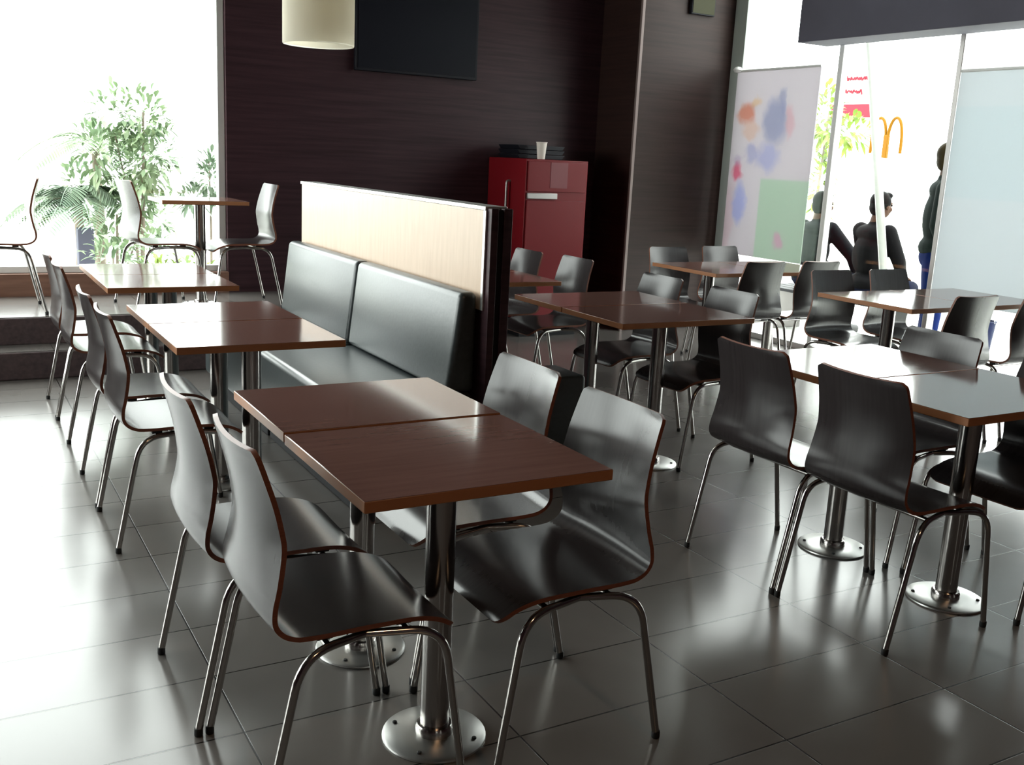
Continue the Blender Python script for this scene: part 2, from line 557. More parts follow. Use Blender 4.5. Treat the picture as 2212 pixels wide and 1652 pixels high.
def shell_mesh():
    prof = catmull([(-0.003, 0.826), (0.010, 0.775), (0.026, 0.70), (0.034, 0.62), (0.032, 0.55), (0.027, 0.50), (0.034, 0.462), (0.066, 0.438),
                    (0.13, 0.431), (0.24, 0.432), (0.34, 0.428), (0.40, 0.415), (0.437, 0.396), (0.455, 0.378)], 5)
    S = [0.0]
    for a, b in zip(prof, prof[1:]):
        S.append(S[-1] + (b - a).length)
    T = S[-1]
    nrm = []
    for i in range(len(prof)):
        d = (prof[min(i + 1, len(prof) - 1)] - prof[max(i - 1, 0)]).normalized()
        nrm.append(Vector((-d.y, d.x)))          # points to the sitter's side: +x on the back, +z on the seat
    bm = bmesh.new()
    NV = 12
    th = 0.011
    top, bot = [], []
    # finer rows near both ends so that the corners round
    rows = [(0.0, 0)] 
    for i, p in enumerate(prof):
        s = S[i]
        hw = 0.172 + (0.205 - 0.172) * min(1, max(0, s / 0.40))
        hw -= 0.014 * max(0, (s - 0.62) / (T - 0.62)) if s > 0.62 else 0
        for (e, r) in ((s, 0.018), (T - s, 0.035)):
            if e < r:
                hw -= r - math.sqrt(max(0, r * r - (r - e) ** 2))
        kb = 0.5 + 0.6 * s / 0.2 if s < 0.2 else max(0.0, 1.1 * (0.43 - s) / 0.23)
        ra, rb = [], []
        for j in range(NV + 1):
            v = -1 + 2 * j / NV
            y = v * hw
            lift = (0.026 * kb + 0.003) * v * v      # the back is dished, the seat nearly flat
            nx, nz = nrm[i]
            if nx < 0:
                nx, nz = -nx, -nz
            if nz < 0 and p.y < 0.44:
                nx, nz = -nx, -nz
            a = Vector((p.x + nx * lift, y, p.y + nz * lift))
            b = Vector((a.x - nx * th, y, a.z - nz * th))
            ra.append(bm.verts.new(a))
            rb.append(bm.verts.new(b))
        top.append(ra)
        bot.append(rb)
    n = len(prof)
    for i in range(n - 1):
        for j in range(NV):
            for g in (top, bot):
                f = bm.faces.new((g[i][j], g[i + 1][j], g[i + 1][j + 1], g[i][j + 1]))
                f.smooth = True
    rim = []
    for i in range(n - 1):
        for j in (0, NV):
            rim.append((top[i][j], top[i + 1][j], bot[i + 1][j], bot[i][j]))
    for j in range(NV):
        for i in (0, n - 1):
            rim.append((top[i][j], top[i][j + 1], bot[i][j + 1], bot[i][j]))
    for q in rim:
        f = bm.faces.new(q)
        f.material_index = 1
        f.smooth = False
    for e in bm.edges:
        mi = {f.material_index for f in e.link_faces}
        if len(mi) == 2:
            e.smooth = False
    return bm


def leg_bm(front, side):
    bm = bmesh.new()
    s = side
    if front:
        pts = [(0.465, s * 0.228, 0.012), (0.405, s * 0.226, 0.405), (0.235, s * 0.186, 0.4075)]
    else:
        pts = [(0.0, s * 0.228, 0.012), (0.085, s * 0.226, 0.405), (0.235, s * 0.186, 0.4075)]
    tube(bm, smooth_path(pts, 0.075, 8), 0.0095, 12)
    return bm


def make_chair(loc, rz, label, group):
    c = empty('dining_chair', loc, rz, label, 'chair', group)
    obj('seat_shell', shell_mesh(), ['veneer', 'ply'], c)
    for fr in (False, True):
        for s in (1, -1):
            lg = obj('leg', leg_bm(fr, s), 'chrome', c)
            bm = bmesh.new()
            x = 0.465 if fr else 0.0
            lathe(bm, [(0.0095, 0.0), (0.0108, 0.003), (0.0108, 0.018), (0.0098, 0.021)], 12, x, s * 0.228)
            obj('foot_cap', bm, 'rubber', lg)
    for x in (0.15, 0.33):
        bm = bmesh.new()
        y = 0.200 if x < 0.2 or x > 0.3 else 0.19
        tube(bm, [(x, -y, 0.4005), (x, y, 0.4005)], 0.008, 10)
        obj('crossbar', bm, 'chrome', c)
        for s in (1, -1):
            obj('spacer', boxes((x - 0.018, x + 0.018, s * 0.165 - 0.014, s * 0.165 + 0.014, 0.406, 0.424)), 'rubber', c, bevel=0.003)
    return c


CH = {'+X': 0.0, '+Y': PI / 2, '-X': PI, '-Y': -PI / 2}
G1 = 'chairs at the foreground table pair'
G2 = 'chairs along the bench side tables'
G3 = 'chairs at the right front table pair'
G4 = 'chairs at the middle table pair'
G5 = 'chairs at the table behind the partition'
G6 = 'chairs at the tables by the glass wall'
G7 = 'chairs on the window platform'
CHAIRS = [
    ('+X', 0.515, 2.050, 0, 'dark plywood chair nearest the camera, left of the foreground table', G1),
    ('+X', 0.488, 2.506, 0, 'dark plywood chair just beyond the nearest one, left side of the foreground table', G1),
    ('-X', 1.512, 2.018, 0, 'large dark plywood chair right of the foreground table, seat fully visible, facing left', G1),
    ('-X', 1.527, 2.512, 0, 'plywood chair with a brightly shining backrest, right of the far foreground table', G1),
    ('+X', 0.497, 3.762, 0, 'grey plywood chair with window-lit seat, left of the near bench table', G2),
    ('+X', 0.497, 4.262, 0, 'dark plywood chair on the left of the bench table, second behind the lit-seat one', G2),
    ('+X', 0.500, 5.215, 0, 'pale-backed plywood chair left of the farthest bench table, nearer of its two', G2),
    ('+X', 0.500, 5.700, 0, 'plywood chair farthest back in the left row, closest to the platform steps', G2),
    ('+X', 2.430, 2.080, 0, 'black-brown chair seen from behind, left of the nearest right-hand table', G3),
    ('+X', 2.430, 2.562, 0, 'black-brown chair seen from behind, left of the right-hand pair, farther of its two', G3),
    ('-X', 3.460, 2.560, 0, 'chair at the right front tables with only its top backrest above the tabletop', G3),
    ('-X', 3.478, 2.040, 0, 'chair cut by the right photo edge, right of the nearest right-hand table', G3),
    ('-X', 3.480, 3.800, 0, 'grey-backed chair right of the middle table, nearer of its two', G4),
    ('-X', 3.490, 4.390, 0, 'chair with a white shining backrest behind the middle table', G4),
    ('-X', 3.540, 5.320, 0, 'chair with a white shining backrest in front of the red cabinet', G5),
    ('-X', 3.460, 5.790, 0, 'dull grey-backed chair left of the shining one before the red cabinet', G5),
    ('-Y', 4.900, 4.520, 0, 'orange-edged chair behind the glass wall table, left one facing the camera', G6),
    ('-Y', 5.420, 4.520, 0, 'orange-edged chair behind the glass wall table, right one facing the camera', G6),
    ('+Y', 4.770, 3.360, 0, 'dark chair seen from behind, tucked at the front of the glass wall table', G6),
    ('+Y', 5.360, 3.360, 0, 'chair cut by the right photo edge in front of the glass wall table', G6),
    ('+Y', 4.815, 4.985, 0, 'black chair seen from behind, left one before the table under the poster', G6),
    ('+Y', 5.330, 4.985, 0, 'black chair seen from behind, right one before the table under the poster', G6),
    ('-Y', 4.775, 6.010, 0, 'dark chair against the pier panel, left one behind the table under the poster', G6),
    ('-Y', 5.330, 6.070, 0, 'dark chair directly below the poster corner, right one behind its table', G6),
    ('-X', 2.075, 7.000, PLAT + 0.004, 'chair on the raised platform in front of the dark wall', G7),
    ('+X', 1.085, 6.990, PLAT + 0.004, 'chair on the raised platform left of its table, against the bright window', G7),
    ('-X', 0.590, 7.000, PLAT + 0.004, 'faint chair at the far left of the raised platform, back turned to the platform table', G7),
]
proto = None
for (f, x, y, z, lab, grp) in CHAIRS:
    if proto is None:
        proto = make_chair((x, y, z), CH[f], lab, grp)
        c = proto
    else:
        c = copy_tree(proto)
        c.location = (x, y, z)
        c.rotation_euler = (0, 0, CH[f] + (0.13 if z and f == '+X' else 0))
        tag(c, lab, 'chair', grp)


# ------------------------------------------------------------------ pedestal tables
def make_table(x0, x1, y0, y1, label, group, z=0.0, top=0.74, dx=0.0, dy=0.0):
    cx, cy = (x0 + x1) / 2, (y0 + y1) / 2
    t = empty('pedestal_table', (cx, cy, z), 0, label, 'table', group)
    hx, hy = (x1 - x0) / 2 - 0.0015, (y1 - y0) / 2 - 0.0015
    bm = bmesh.new()
    fs = box(bm, -hx, hx, -hy, hy, top - 0.026, top)
    for f in fs[2:]:
        f.material_index = 1
    obj('table_top', bm, ['top', 'top_edge'], t, bevel=0.0022)
    bm = bmesh.new()
    lathe(bm, [(0.036, 0.012), (0.036, top - 0.034)], 32, dx, dy)
    obj('column', bm, 'steel', t)
    bm = bmesh.new()
    lathe(bm, [(0.128, 0.0), (0.130, 0.003), (0.129, 0.007), (0.122, 0.011), (0.05, 0.0125), (0.036, 0.0125)], 48, dx, dy)
    base = obj('base_plate', bm, 'satin_steel', t)
    for k in range(4):
        a = PI / 4 + k * PI / 2
        bm = bmesh.new()
        lathe(bm, [(0.006, 0.0115), (0.006, 0.0145), (0.004, 0.016)], 10, dx + 0.105 * math.cos(a), dy + 0.105 * math.sin(a))
        obj('bolt', bm, 'rubber', base)
    bm = bmesh.new()
    lathe(bm, [(0.047, 0.0125), (0.047, 0.030), (0.043, 0.036), (0.0362, 0.037)], 32, dx, dy)
    obj('collar', bm, 'steel', t)
    obj('mounting_plate', boxes((dx - 0.13, dx + 0.13, dy - 0.13, dy + 0.13, top - 0.034, top - 0.026)), 'rubber', t)
    return t


T1 = 'foreground table pair'
T2 = 'tables along the bench'
T3 = 'right front table pair'
T4 = 'middle table pair'
T5 = 'tables behind the partition'
T6 = 'tables by the glass wall'
make_table(0.708, 1.312, 1.775, 2.303, 'brown laminate table nearest the camera, in the centre foreground', T1, top=0.737)
make_table(0.708, 1.312, 2.306, 2.775, 'brown laminate table abutting the far side of the nearest one', T1)
make_table(0.688, 1.290, 3.432, 3.93, 'window-lit table beside the bench, near half of its pair', T2, dx=0.02)
make_table(0.688, 1.290, 3.934, 4.425, 'window-lit table beside the bench, far half of its pair', T2, dx=0.02)
make_table(0.688, 1.300, 4.94, 5.44, 'white-glaring table at the far end of the bench, near half of its pair', T2, dx=0.02)
make_table(0.688, 1.300, 5.444, 5.94, 'white-glaring table nearest the platform steps, at the bench end', T2, dx=0.02)
make_table(2.588, 3.345, 1.798, 2.305, 'orange-edged table at the right photo edge, with two chairs seen from behind', T3)
make_table(2.588, 3.345, 2.309, 2.820, 'glaring orange-edged table abutting the far side of the right edge table', T3)
make_table(2.568, 3.330, 3.490, 3.985, 'dark orange-edged table right of the partition post, near half of the middle pair', T4, dx=0.02)
make_table(2.568, 3.330, 3.990, 4.440, 'dark orange-edged table right of the partition post, far half of the middle pair', T4, dx=0.02, dy=0.085)
make_table(2.46, 3.13, 4.87, 5.37, 'table peeking out right of the partition post, before the shining chair', T5)
make_table(2.46, 3.13, 5.374, 5.87, 'table behind the partition, closer to the red cabinet', T5)
make_table(4.470, 5.075, 3.53, 4.20, 'glaring table by the glass wall, left half of its pair', T6, dy=0.06)
make_table(5.078, 5.68, 3.53, 4.20, 'table by the glass wall under the frosted panel, right half of its pair', T6, dy=0.06)
make_table(4.470, 5.075, 5.09, 5.78, 'orange-edged table before the dark pier, left half of the pair under the poster', T6, dy=0.065)
make_table(5.078, 5.68, 5.09, 5.78, 'table below the poster, right half of its pair', T6, dy=0.065)
make_table(1.290, 1.850, 6.76, 7.26, 'small table on the raised platform against the bright window', 'table on the window platform', z=PLAT + 0.004, top=0.715, dx=0.01)


# ------------------------------------------------------------------ bench and partition
def make_bench(y0, y1, label):
    b = empty('upholstered_bench', (1.6, (y0 + y1) / 2, 0), 0, label, 'bench', 'bench modules along the partition')
    hy = (y1 - y0) / 2 - 0.004
    obj('plinth', boxes((-0.20, 0.33, -hy + 0.01, hy - 0.01, 0, 0.10)), 'plinth', b, bevel=0.004)
    obj('seat_cushion', boxes((-0.252, 0.332, -hy, hy, 0.10, 0.45)), 'leather', b, bevel=0.03, seg=4, smooth=True)
    bm = bmesh.new()
    prism_xz(bm, [(0.202, 0.452), (0.252, 0.872), (0.332, 0.872), (0.332, 0.452)], -hy, hy)
    obj('back_cushion', bm, 'leather', b, bevel=0.026, seg=4, smooth=True)
    return b


make_bench(3.63, 4.795, 'black vinyl bench module nearer the camera, its full backrest visible')
make_bench(4.800, 5.93, 'black vinyl bench module at the far end, partly behind the bench tables')

pt = empty('partition_screen', (1.99, 4.76, 0), 0, 'chest-high partition with tan veneer panel behind the black bench', 'partition')
obj('core', boxes((-0.045, 0.045, -1.12, 1.19, 0, 1.205)), 'wenge', pt)
obj('veneer_panel', boxes((-0.051, -0.045, -1.135, 1.18, 0.80, 1.205)), 'tan', pt)
obj('cap_strip', boxes((-0.054, 0.048, -1.15, 1.20, 1.205, 1.222)), 'alu', pt, bevel=0.003)
obj('edge_strip', boxes((-0.054, -0.045, -1.155, -1.135, 0.80, 1.205)), 'alu', pt, bevel=0.002)
obj('end_post', boxes((-0.045, -0.012, -1.19, -1.12, 0, 1.215), (0.012, 0.052, -1.19, -1.12, 0, 1.215)), 'wenge', pt, bevel=0.003)
obj('post_groove', boxes((-0.012, 0.012, -1.178, -1.12, 0, 1.21)), 'plinth', pt)

st = empty('padded_stool', (2.36, 3.92, 0), 0, 'dark blue-black padded stool block beside the partition post, behind the shining chair', 'stool')
obj('plinth', boxes((-0.22, 0.22, -0.12, 0.12, 0, 0.08)), 'plinth', st)
obj('seat_cushion', boxes((-0.24, 0.24, -0.135, 0.135, 0.08, 0.45)), 'leather', st, bevel=0.02, seg=3, smooth=True)

# ------------------------------------------------------------------ red cabinet with what stands on it
cb = empty('waste_cabinet', (4.375, 7.27, 0), 0, 'tall red waste cabinet with a grey slot, in the dark corner', 'cabinet')
obj('body', boxes((-0.29, 0.29, -0.30, 0.32, 0.06, 1.42)), 'red', cb, bevel=0.004)
obj('plinth', boxes((-0.27, 0.27, -0.28, 0.32, 0, 0.06)), 'plinth', cb)
obj('flap_panel', boxes((-0.275, 0.275, -0.312, -0.30, 1.17, 1.405)), 'red', cb, bevel=0.003)
obj('notice', boxes((-0.07, 0.09, -0.3145, -0.312, 1.20, 1.40)), principled('dark_red_notice', (0.16, 0.012, 0.02), 0.5), cb)
obj('slot_trim', boxes((-0.275, 0.0, -0.322, -0.30, 1.112, 1.158)), 'grey_metal', cb, bevel=0.004)
dr = obj('front_door', boxes((-0.275, 0.275, -0.312, -0.30, 0.09, 1.10)), 'red', cb, bevel=0.003)
bm = bmesh.new()
tube(bm, smooth_path([(-0.29, -0.06, 1.24), (-0.325, -0.06, 1.24), (-0.325, -0.06, 0.95), (-0.29, -0.06, 0.95)], 0.02, 4), 0.011, 10)
obj('side_handle', bm, 'grey_metal', cb)

ty = empty('tray_stack', (4.33, 7.32, 1.42), 0, 'black tray stack lying on top of the red cabinet', 'tray')
for k in range(3):
    bm = bmesh.new()
    z = k * 0.036
    prism_xz(bm, [(-0.20, z), (0.20, z), (0.225, z + 0.034), (-0.225, z + 0.034)], -0.16, 0.16)
    obj('tray', bm, 'black_plastic', ty, bevel=0.004)
bm = bmesh.new()
lathe(bm, [(0.030, 0.0), (0.042, 0.125), (0.045, 0.128), (0.045, 0.134), (0.040, 0.134), (0.030, 0.01)], 24)
cp = obj('paper_cup', bm, 'cup')
cp.location = (4.26, 7.045, 1.42)
tag(cp, 'pale paper cup standing on the red cabinet before the trays', 'cup')

# ------------------------------------------------------------------ screen, pendant, exit sign
tv = empty('wall_screen', (3.40, BACK - 0.045, 2.36), 0, 'black switched-off screen high on the dark back wall', 'screen')
obj('bezel', boxes((-0.52, 0.52, -0.005, 0.04, -0.345, 0.345)), 'black_plastic', tv, bevel=0.006)
obj('display', boxes((-0.50, 0.50, -0.009, -0.005, -0.325, 0.325)), 'screen', tv)

lp = empty('pendant_lamp', (1.508, 4.4, 1.85), 0, 'white cylindrical pendant lamp hanging before the dark wall', 'lamp')
bm = bmesh.new()
lathe(bm, [(0.146, 0.0), (0.151, 0.0), (0.153, 0.004), (0.153, 0.38), (0.148, 0.384), (0.146, 0.38), (0.146, 0.004)], 48, cap=False)
obj('lamp_shade', bm, 'shade', lp)
bm = bmesh.new()
tube(bm, [(0, 0, 0.36), (0, 0, CEIL - 1.855)], 0.005, 8)
lathe(bm, [(0.06, CEIL - 1.87), (0.06, CEIL - 1.851)], 20)
obj('cord', bm, 'rubber', lp)
bm = bmesh.new()
lathe(bm, [(0.024, 0.24), (0.024, 0.33), (0.012, 0.36)], 16)
for k in range(3):
    a = k * 2 * PI / 3
    tube(bm, [(0.01 * math.cos(a), 0.01 * math.sin(a), 0.355), (0.149 * math.cos(a), 0.149 * math.sin(a), 0.37)], 0.003, 6)
obj('socket', bm, 'rubber', lp)

ex = empty('exit_sign', (5.75, 7.04, 2.80), 0, 'small dim olive sign high on the dark pier panel', 'sign')
obj('housing', boxes((-0.125, 0.125, -0.035, 0.0, -0.135, 0.12)), 'black_plastic', ex, bevel=0.004)
obj('face', boxes((-0.115, 0.115, -0.039, -0.035, -0.125, 0.11)), 'olive', ex)

# ------------------------------------------------------------------ poster and frosted panel on the glass
P0 = (RIGHT - 0.055, 6.42, 1.46)
patches = [
    (-0.22, -0.44, 0.29, 0.33, (0.55, 0.68, 0.57), 0.75, True),     # pale green text block
    (-0.20, -0.62, 0.07, 0.06, (0.72, 0.50, 0.62), 0.8, False),
    (0.31, 0.42, 0.105, 0.11, (0.70, 0.36, 0.26), 0.75, False),
    (0.22, 0.52, 0.06, 0.05, (0.74, 0.58, 0.40), 0.6, False),
    (0.25, 0.27, 0.11, 0.08, (0.74, 0.58, 0.50), 0.55, False),
    (-0.02, 0.36, 0.15, 0.19, (0.42, 0.45, 0.60), 0.65, False),
    (-0.10, 0.50, 0.05, 0.12, (0.46, 0.48, 0.62), 0.6, False),
    (-0.20, 0.36, 0.06, 0.13, (0.72, 0.52, 0.56), 0.6, False),
    (0.02, 0.06, 0.14, 0.12, (0.50, 0.52, 0.72), 0.6, False),
    (0.22, 0.10, 0.09, 0.08, (0.50, 0.51, 0.68), 0.6, False),
    (0.37, -0.06, 0.075, 0.10, (0.72, 0.22, 0.34), 0.8, False),
    (0.38, 0.04, 0.07, 0.06, (0.56, 0.50, 0.62), 0.5, False),
    (0.31, -0.33, 0.09, 0.18, (0.46, 0.50, 0.76), 0.65, False),
    (0.44, -0.45, 0.07, 0.34, (0.72, 0.58, 0.62), 0.5, False),
]
M['poster'] = print_material('poster_print', (0.72, 0.69, 0.72), 0.30, patches)
po = empty('hanging_poster', P0, 0, 'pale poster with soft coloured patches hung on the glass wall beside the pier', 'poster')
obj('sheet', boxes((-0.004, 0.004, -0.475, 0.475, -0.765, 0.765)), 'poster', po)
bm = bmesh.new()
tube(bm, [(0, -0.475, 0.775), (0, 0.475, 0.775)], 0.011, 10)
obj('hanging_rail', bm, 'white_frame', po)
bm = bmesh.new()
lathe(bm, [(0.0, -0.028), (0.026, -0.022), (0.040, 0.0), (0.026, 0.022), (0.0, 0.028)], 20, cap=False)
kb = obj('rail_knob', bm, 'white_frame', po)
kb.location = (-0.02, 0.46, 0.785)
M['frosted'] = print_material('frosted_print', (0.70, 0.73, 0.75), 0.31, [
    (0.60, 0.25, 1.55, 0.30, (0.64, 0.71, 0.735), 0.4, True),
    (-0.40, 0.35, 0.34, 0.26, (0.72, 0.62, 0.66), 0.8, False),
    (-0.36, 0.0, 0.36, 0.22, (0.70, 0.62, 0.66), 0.6, False),
])
fp = empty('frosted_panel', (RIGHT - 0.05, 3.60, 1.35), 0, 'large pale blue frosted panel on the glass wall at the right photo edge', 'panel')
obj('sheet', boxes((-0.005, 0.005, -1.08, 1.08, -0.76, 0.78)), 'frosted', fp)
bm = bmesh.new()
tube(bm, [(0, -1.08, 0.785), (0, 1.08, 0.785)], 0.012, 10)
obj('hanging_rail', bm, 'white_frame', fp)

# ------------------------------------------------------------------ outside: ground, plants
struct('ground', boxes((-40, 60, -40, 60, -0.14, -0.125)), 'pavement')


def leaf(bm, base, d, length, width, droop=0.2, mi=0):
    """one curved, folded leaf blade"""
    d = Vector(d).normalized()
    side = d.cross(Vector((0, 0, 1)))
    if side.length < 1e-3:
        side = Vector((1, 0, 0))
    side.normalize()
    up = side.cross(d)
    rows = []
    for k, (t, w) in enumerate(((0, 0.15), (0.3, 0.9), (0.6, 1.0), (0.85, 0.55), (1, 0.03))):
        p = Vector(base) + d * length * t - Vector((0, 0, 1)) * droop * length * t * t
        rows.append((bm.verts.new(p - side * width * w / 2 + up * width * 0.15 * w), bm.verts.new(p), bm.verts.new(p + side * width * w / 2 + up * width * 0.15 * w)))
    for a, b in zip(rows, rows[1:]):
        for q in ((a[0], a[1], b[1], b[0]), (a[1], a[2], b[2], b[1])):
            f = bm.faces.new(q)
            f.smooth = True
            f.material_index = mi


def rand_dir(rng, zmin=-0.4):
    while True:
        v = Vector((rng.uniform(-1, 1), rng.uniform(-1, 1), rng.uniform(zmin, 1)))
        if 0.1 < v.length < 1:
            return v.normalized()


def shrub(x, y, blobs, n, ll, lw, mat, label, stems, seed, name='garden_shrub', group='plants outside the windows', z0=-0.125):
    rng = random.Random(seed)
    t = empty(name, (x, y, z0), 0, label, 'plant', group)
    bm = bmesh.new()
    tot = sum(b[3] * b[4] for b in blobs)
    for (bx, by, bz, rx, rz) in blobs:
        for _ in range(int(n * rx * rz / tot)):
            v = rand_dir(rng, -0.9)
            r = rng.uniform(0.45, 1.0)
            p = Vector((bx + v.x * rx * r, by + v.y * rx * r, bz + v.z * rz * r))
            leaf(bm, p, v + Vector((0, 0, 0.2)) + 0.6 * rand_dir(rng), ll * rng.uniform(0.7, 1.2), lw * rng.uniform(0.7, 1.2), 0.35)
    obj('foliage', bm, mat, t)
    bm = bmesh.new()
    for (pts, r) in stems:
        tube(bm, smooth_path(pts, 0.3, 4), r, 8, r1=r * 0.5)
    obj('stem', bm, 'bark', t)
    return t


def palm(x, y, height, nfr, flen, mat, label, seed, z0=-0.125, lw=0.026, name='palm_plant', az=None):
    rng = random.Random(seed)
    t = empty(name, (x, y, z0), 0, label, 'plant', 'plants outside the windows')
    bm = bmesh.new()
    for k in range(nfr):
        a = (2 * PI * k / nfr + rng.uniform(-0.25, 0.25)) if az is None else az[k % len(az)] + rng.uniform(-0.2, 0.2)
        el = rng.uniform(0.5, 1.1)
        h = Vector((math.cos(a), math.sin(a), 0))
        spine = []
        for i in range(15):
            s = i / 14
            spine.append(Vector((0, 0, height)) + h * flen * (s * math.cos(el)) * (1 + 0.25 * s) + Vector((0, 0, 1)) * flen * (s * math.sin(el) - 0.85 * s * s))
        tube(bm, spine, 0.010, 6, r1=0.003)
        for i in range(2, 15):
            d = (spine[i] - spine[i - 1]).normalized()
            sd = d.cross(Vector((0, 0, 1))).normalized()
            ll = flen * 0.34 * math.sin(PI * (0.12 + 0.8 * i / 15))
            for q in (0.0, 0.5):
                b = spine[i - 1].lerp(spine[i], q)
                for sgn in (1, -1):
                    leaf(bm, b, d * 0.55 + sd * sgn * 0.8 + Vector((0, 0, 0.05)), ll, lw, 0.3)
    obj('fronds', bm, mat, t)
    bm = bmesh.new()
    tube(bm, [(0, 0, 0), (0.02, 0, height * 0.5), (0, 0, height)], 0.06, 10, r1=0.04)
    obj('trunk', bm, 'bark', t)
    return t


# behind the back window
shrub(1.76, 10.3, [(0.0, 0, 1.30, 0.30, 0.36), (0.06, 0, 1.75, 0.26, 0.30), (-0.20, 0.1, 1.78, 0.20, 0.25), (-0.05, 0.1, 0.95, 0.26, 0.25), (0.12, 0, 1.45, 0.26, 0.3), (-0.38, 0, 1.45, 0.20, 0.28)], 1150, 0.13, 0.042, 'leaf_pale',
      'tall pale leafy shrub in the middle of the left window', [([(0, 0, 0), (0.03, 0, 1.0), (0.06, 0.02, 1.8)], 0.022), ([(0, 0, 0), (-0.06, 0, 0.8), (-0.2, 0.05, 1.6)], 0.016)], 3)
palm(1.24, 10.6, 0.92, 18, 0.74, 'leaf_dark', 'dark arching palm fronds left of the shrub in the left window', 5)
palm(1.50, 11.2, 1.45, 9, 0.75, 'leaf_pale', 'pale palm crown rising behind the window shrub', 9)
shrub(2.40, 10.2, [(0.0, 0, 1.22, 0.12, 0.26), (-0.16, 0, 1.02, 0.14, 0.13)], 260, 0.12, 0.04, 'leaf_dark',
      'narrow shrub at the right end of the left window', [([(0, 0, 0), (0.01, 0, 0.8), (0, 0.02, 1.4)], 0.014)], 13)
shrub(1.40, 9.6, [(0.0, 0, 0.50, 0.24, 0.24), (0.34, 0.1, 0.55, 0.20, 0.26)], 220, 0.11, 0.04, 'leaf_pale',
      'low pale bushes around the grey-blue bin in the left window', [([(0, 0, 0), (0, 0, 0.5)], 0.012)], 17)
shrub(1.62, 10.9, [(0.0, 0, 0.75, 0.36, 0.36), (0.40, 0.1, 0.80, 0.26, 0.28), (-0.30, 0, 1.05, 0.22, 0.30)], 520, 0.13, 0.045, 'leaf_pale',
      'broad pale bush behind the bin, filling the lower left window', [([(0, 0, 0), (0.02, 0, 0.8)], 0.02), ([(0, 0, 0), (0.3, 0.05, 0.8)], 0.014)], 29)
shrub(2.05, 9.3, [(0.0, 0, 0.42, 0.25, 0.14), (-0.3, 0.1, 0.40, 0.2, 0.12)], 150, 0.11, 0.04, 'leaf_lime',
      'low lime bushes under the platform table in the left window', [([(0, 0, 0), (0, 0, 0.4)], 0.012)], 19)
pb = obj('planter_box', boxes((-0.07, 0.07, -0.07, 0.07, 0, 0.72)), 'planter', bevel=0.01)
pb.location = (1.24, 10.15, -0.125)
tag(pb, 'small grey-blue bin among the plants in the left window', 'bin')

# beyond the glass wall
shrub(10.9, 10.35, [(0.0, 0.05, 1.4, 0.16, 0.55), (0, 0.1, 2.35, 0.22, 0.45), (0.0, -0.3, 2.12, 0.35, 0.22)], 420, 0.17, 0.06, 'leaf_lime',
      'bright green street plant beside the poster, beyond the glass wall', [([(0, 0.1, 0), (0, 0.1, 1.3), (0, 0.05, 2.4)], 0.03)], 23)


def text_strokes(bm, x, y0, y1, z, hgt, n, seed, r=0.012):
    rng = random.Random(seed)
    pts = []
    for i in range(n * 4 + 1):
        t = i / (n * 4)
        pts.append((x, y0 + (y1 - y0) * t + rng.uniform(-.02, .02), z + hgt * (0.5 if i % 2 else -0.4) * rng.uniform(0.5, 1.2)))
    tube(bm, smooth_path(pts, 0.06, 3), r, 6)


sg = empty('street_sign_board', (14.0, 12.85, -0.125), 0, 'white street sign with red script and a red band, beyond the glass wall', 'sign')
obj('board', boxes((0.0, 0.06, -0.46, 0.46, 2.50, 3.32)), 'sign_white', sg, bevel=0.01)
obj('red_band', boxes((-0.012, 0.0, -0.455, 0.455, 2.52, 2.74)), 'sign_red', sg)
bm = bmesh.new()
text_strokes(bm, -0.012, 0.38, -0.40, 3.17, 0.14, 7, 1)
text_strokes(bm, -0.012, 0.36, -0.20, 2.95, 0.12, 5, 2)
obj('lettering', bm, 'sign_red', sg)
for yy in (-0.38, 0.38):
    obj('post', boxes((0.06, 0.11, yy - 0.03, yy + 0.03, 0, 3.3)), 'sign_white', sg)

ar = empty('double_arch_sign', (9.0, 7.73, -0.125), 0, 'yellow double-arch emblem on a post, beyond the glass wall', 'sign')
for s in (1, -1):
    bm = bmesh.new()
    pts = []
    for i in range(25):
        t = i / 24
        a = PI * t
        pts.append((0, s * (0.105 - 0.095 * math.cos(a)), 1.79 + 0.37 * math.sin(a) ** 0.62))
    tube(bm, pts, 0.017, 8)
    obj('arch', bm, 'arch', ar)
obj('arch_foot', boxes((-0.018, 0.018, -0.03, 0.03, 1.74, 1.98)), 'arch', ar, bevel=0.006)
obj('post', boxes((0.02, 0.07, -0.03, 0.03, 0, 1.86)), 'white_frame', ar)

pw = empty('leaning_pole', (6.6, 5.5, -0.125), 0, 'slender white pole leaning outside the glass wall, in front of the seated people', 'pole')
bm = bmesh.new()
tube(bm, [(0, -0.155, 0.0), (0, 0.56, 3.05)], 0.034, 14)
obj('shaft', bm, 'pole_white', pw)
bm = bmesh.new()
lathe(bm, [(0.09, 0.0), (0.09, 0.02), (0.045, 0.04), (0.045, 0.06)], 24, 0, -0.15)
obj('foot', bm, 'pole_white', pw)

bb = empty('blue_bucket', (8.4, 5.83, -0.125), 0, 'small blue bucket on the pavement, seen below the frosted panel', 'bucket')
bm = bmesh.new()
lathe(bm, [(0.075, 0), (0.10, 0.28), (0.106, 0.285), (0.106, 0.295), (0.094, 0.295), (0.07, 0.01)], 20)
obj('body', bm, 'blue_plastic', bb)
bm = bmesh.new()
tube(bm, [(0, 0.104 * math.cos(PI * k / 10), 0.28 + 0.10 * math.sin(PI * k / 10)) for k in range(11)], 0.005, 6)
obj('handle', bm, 'white_frame', bb)

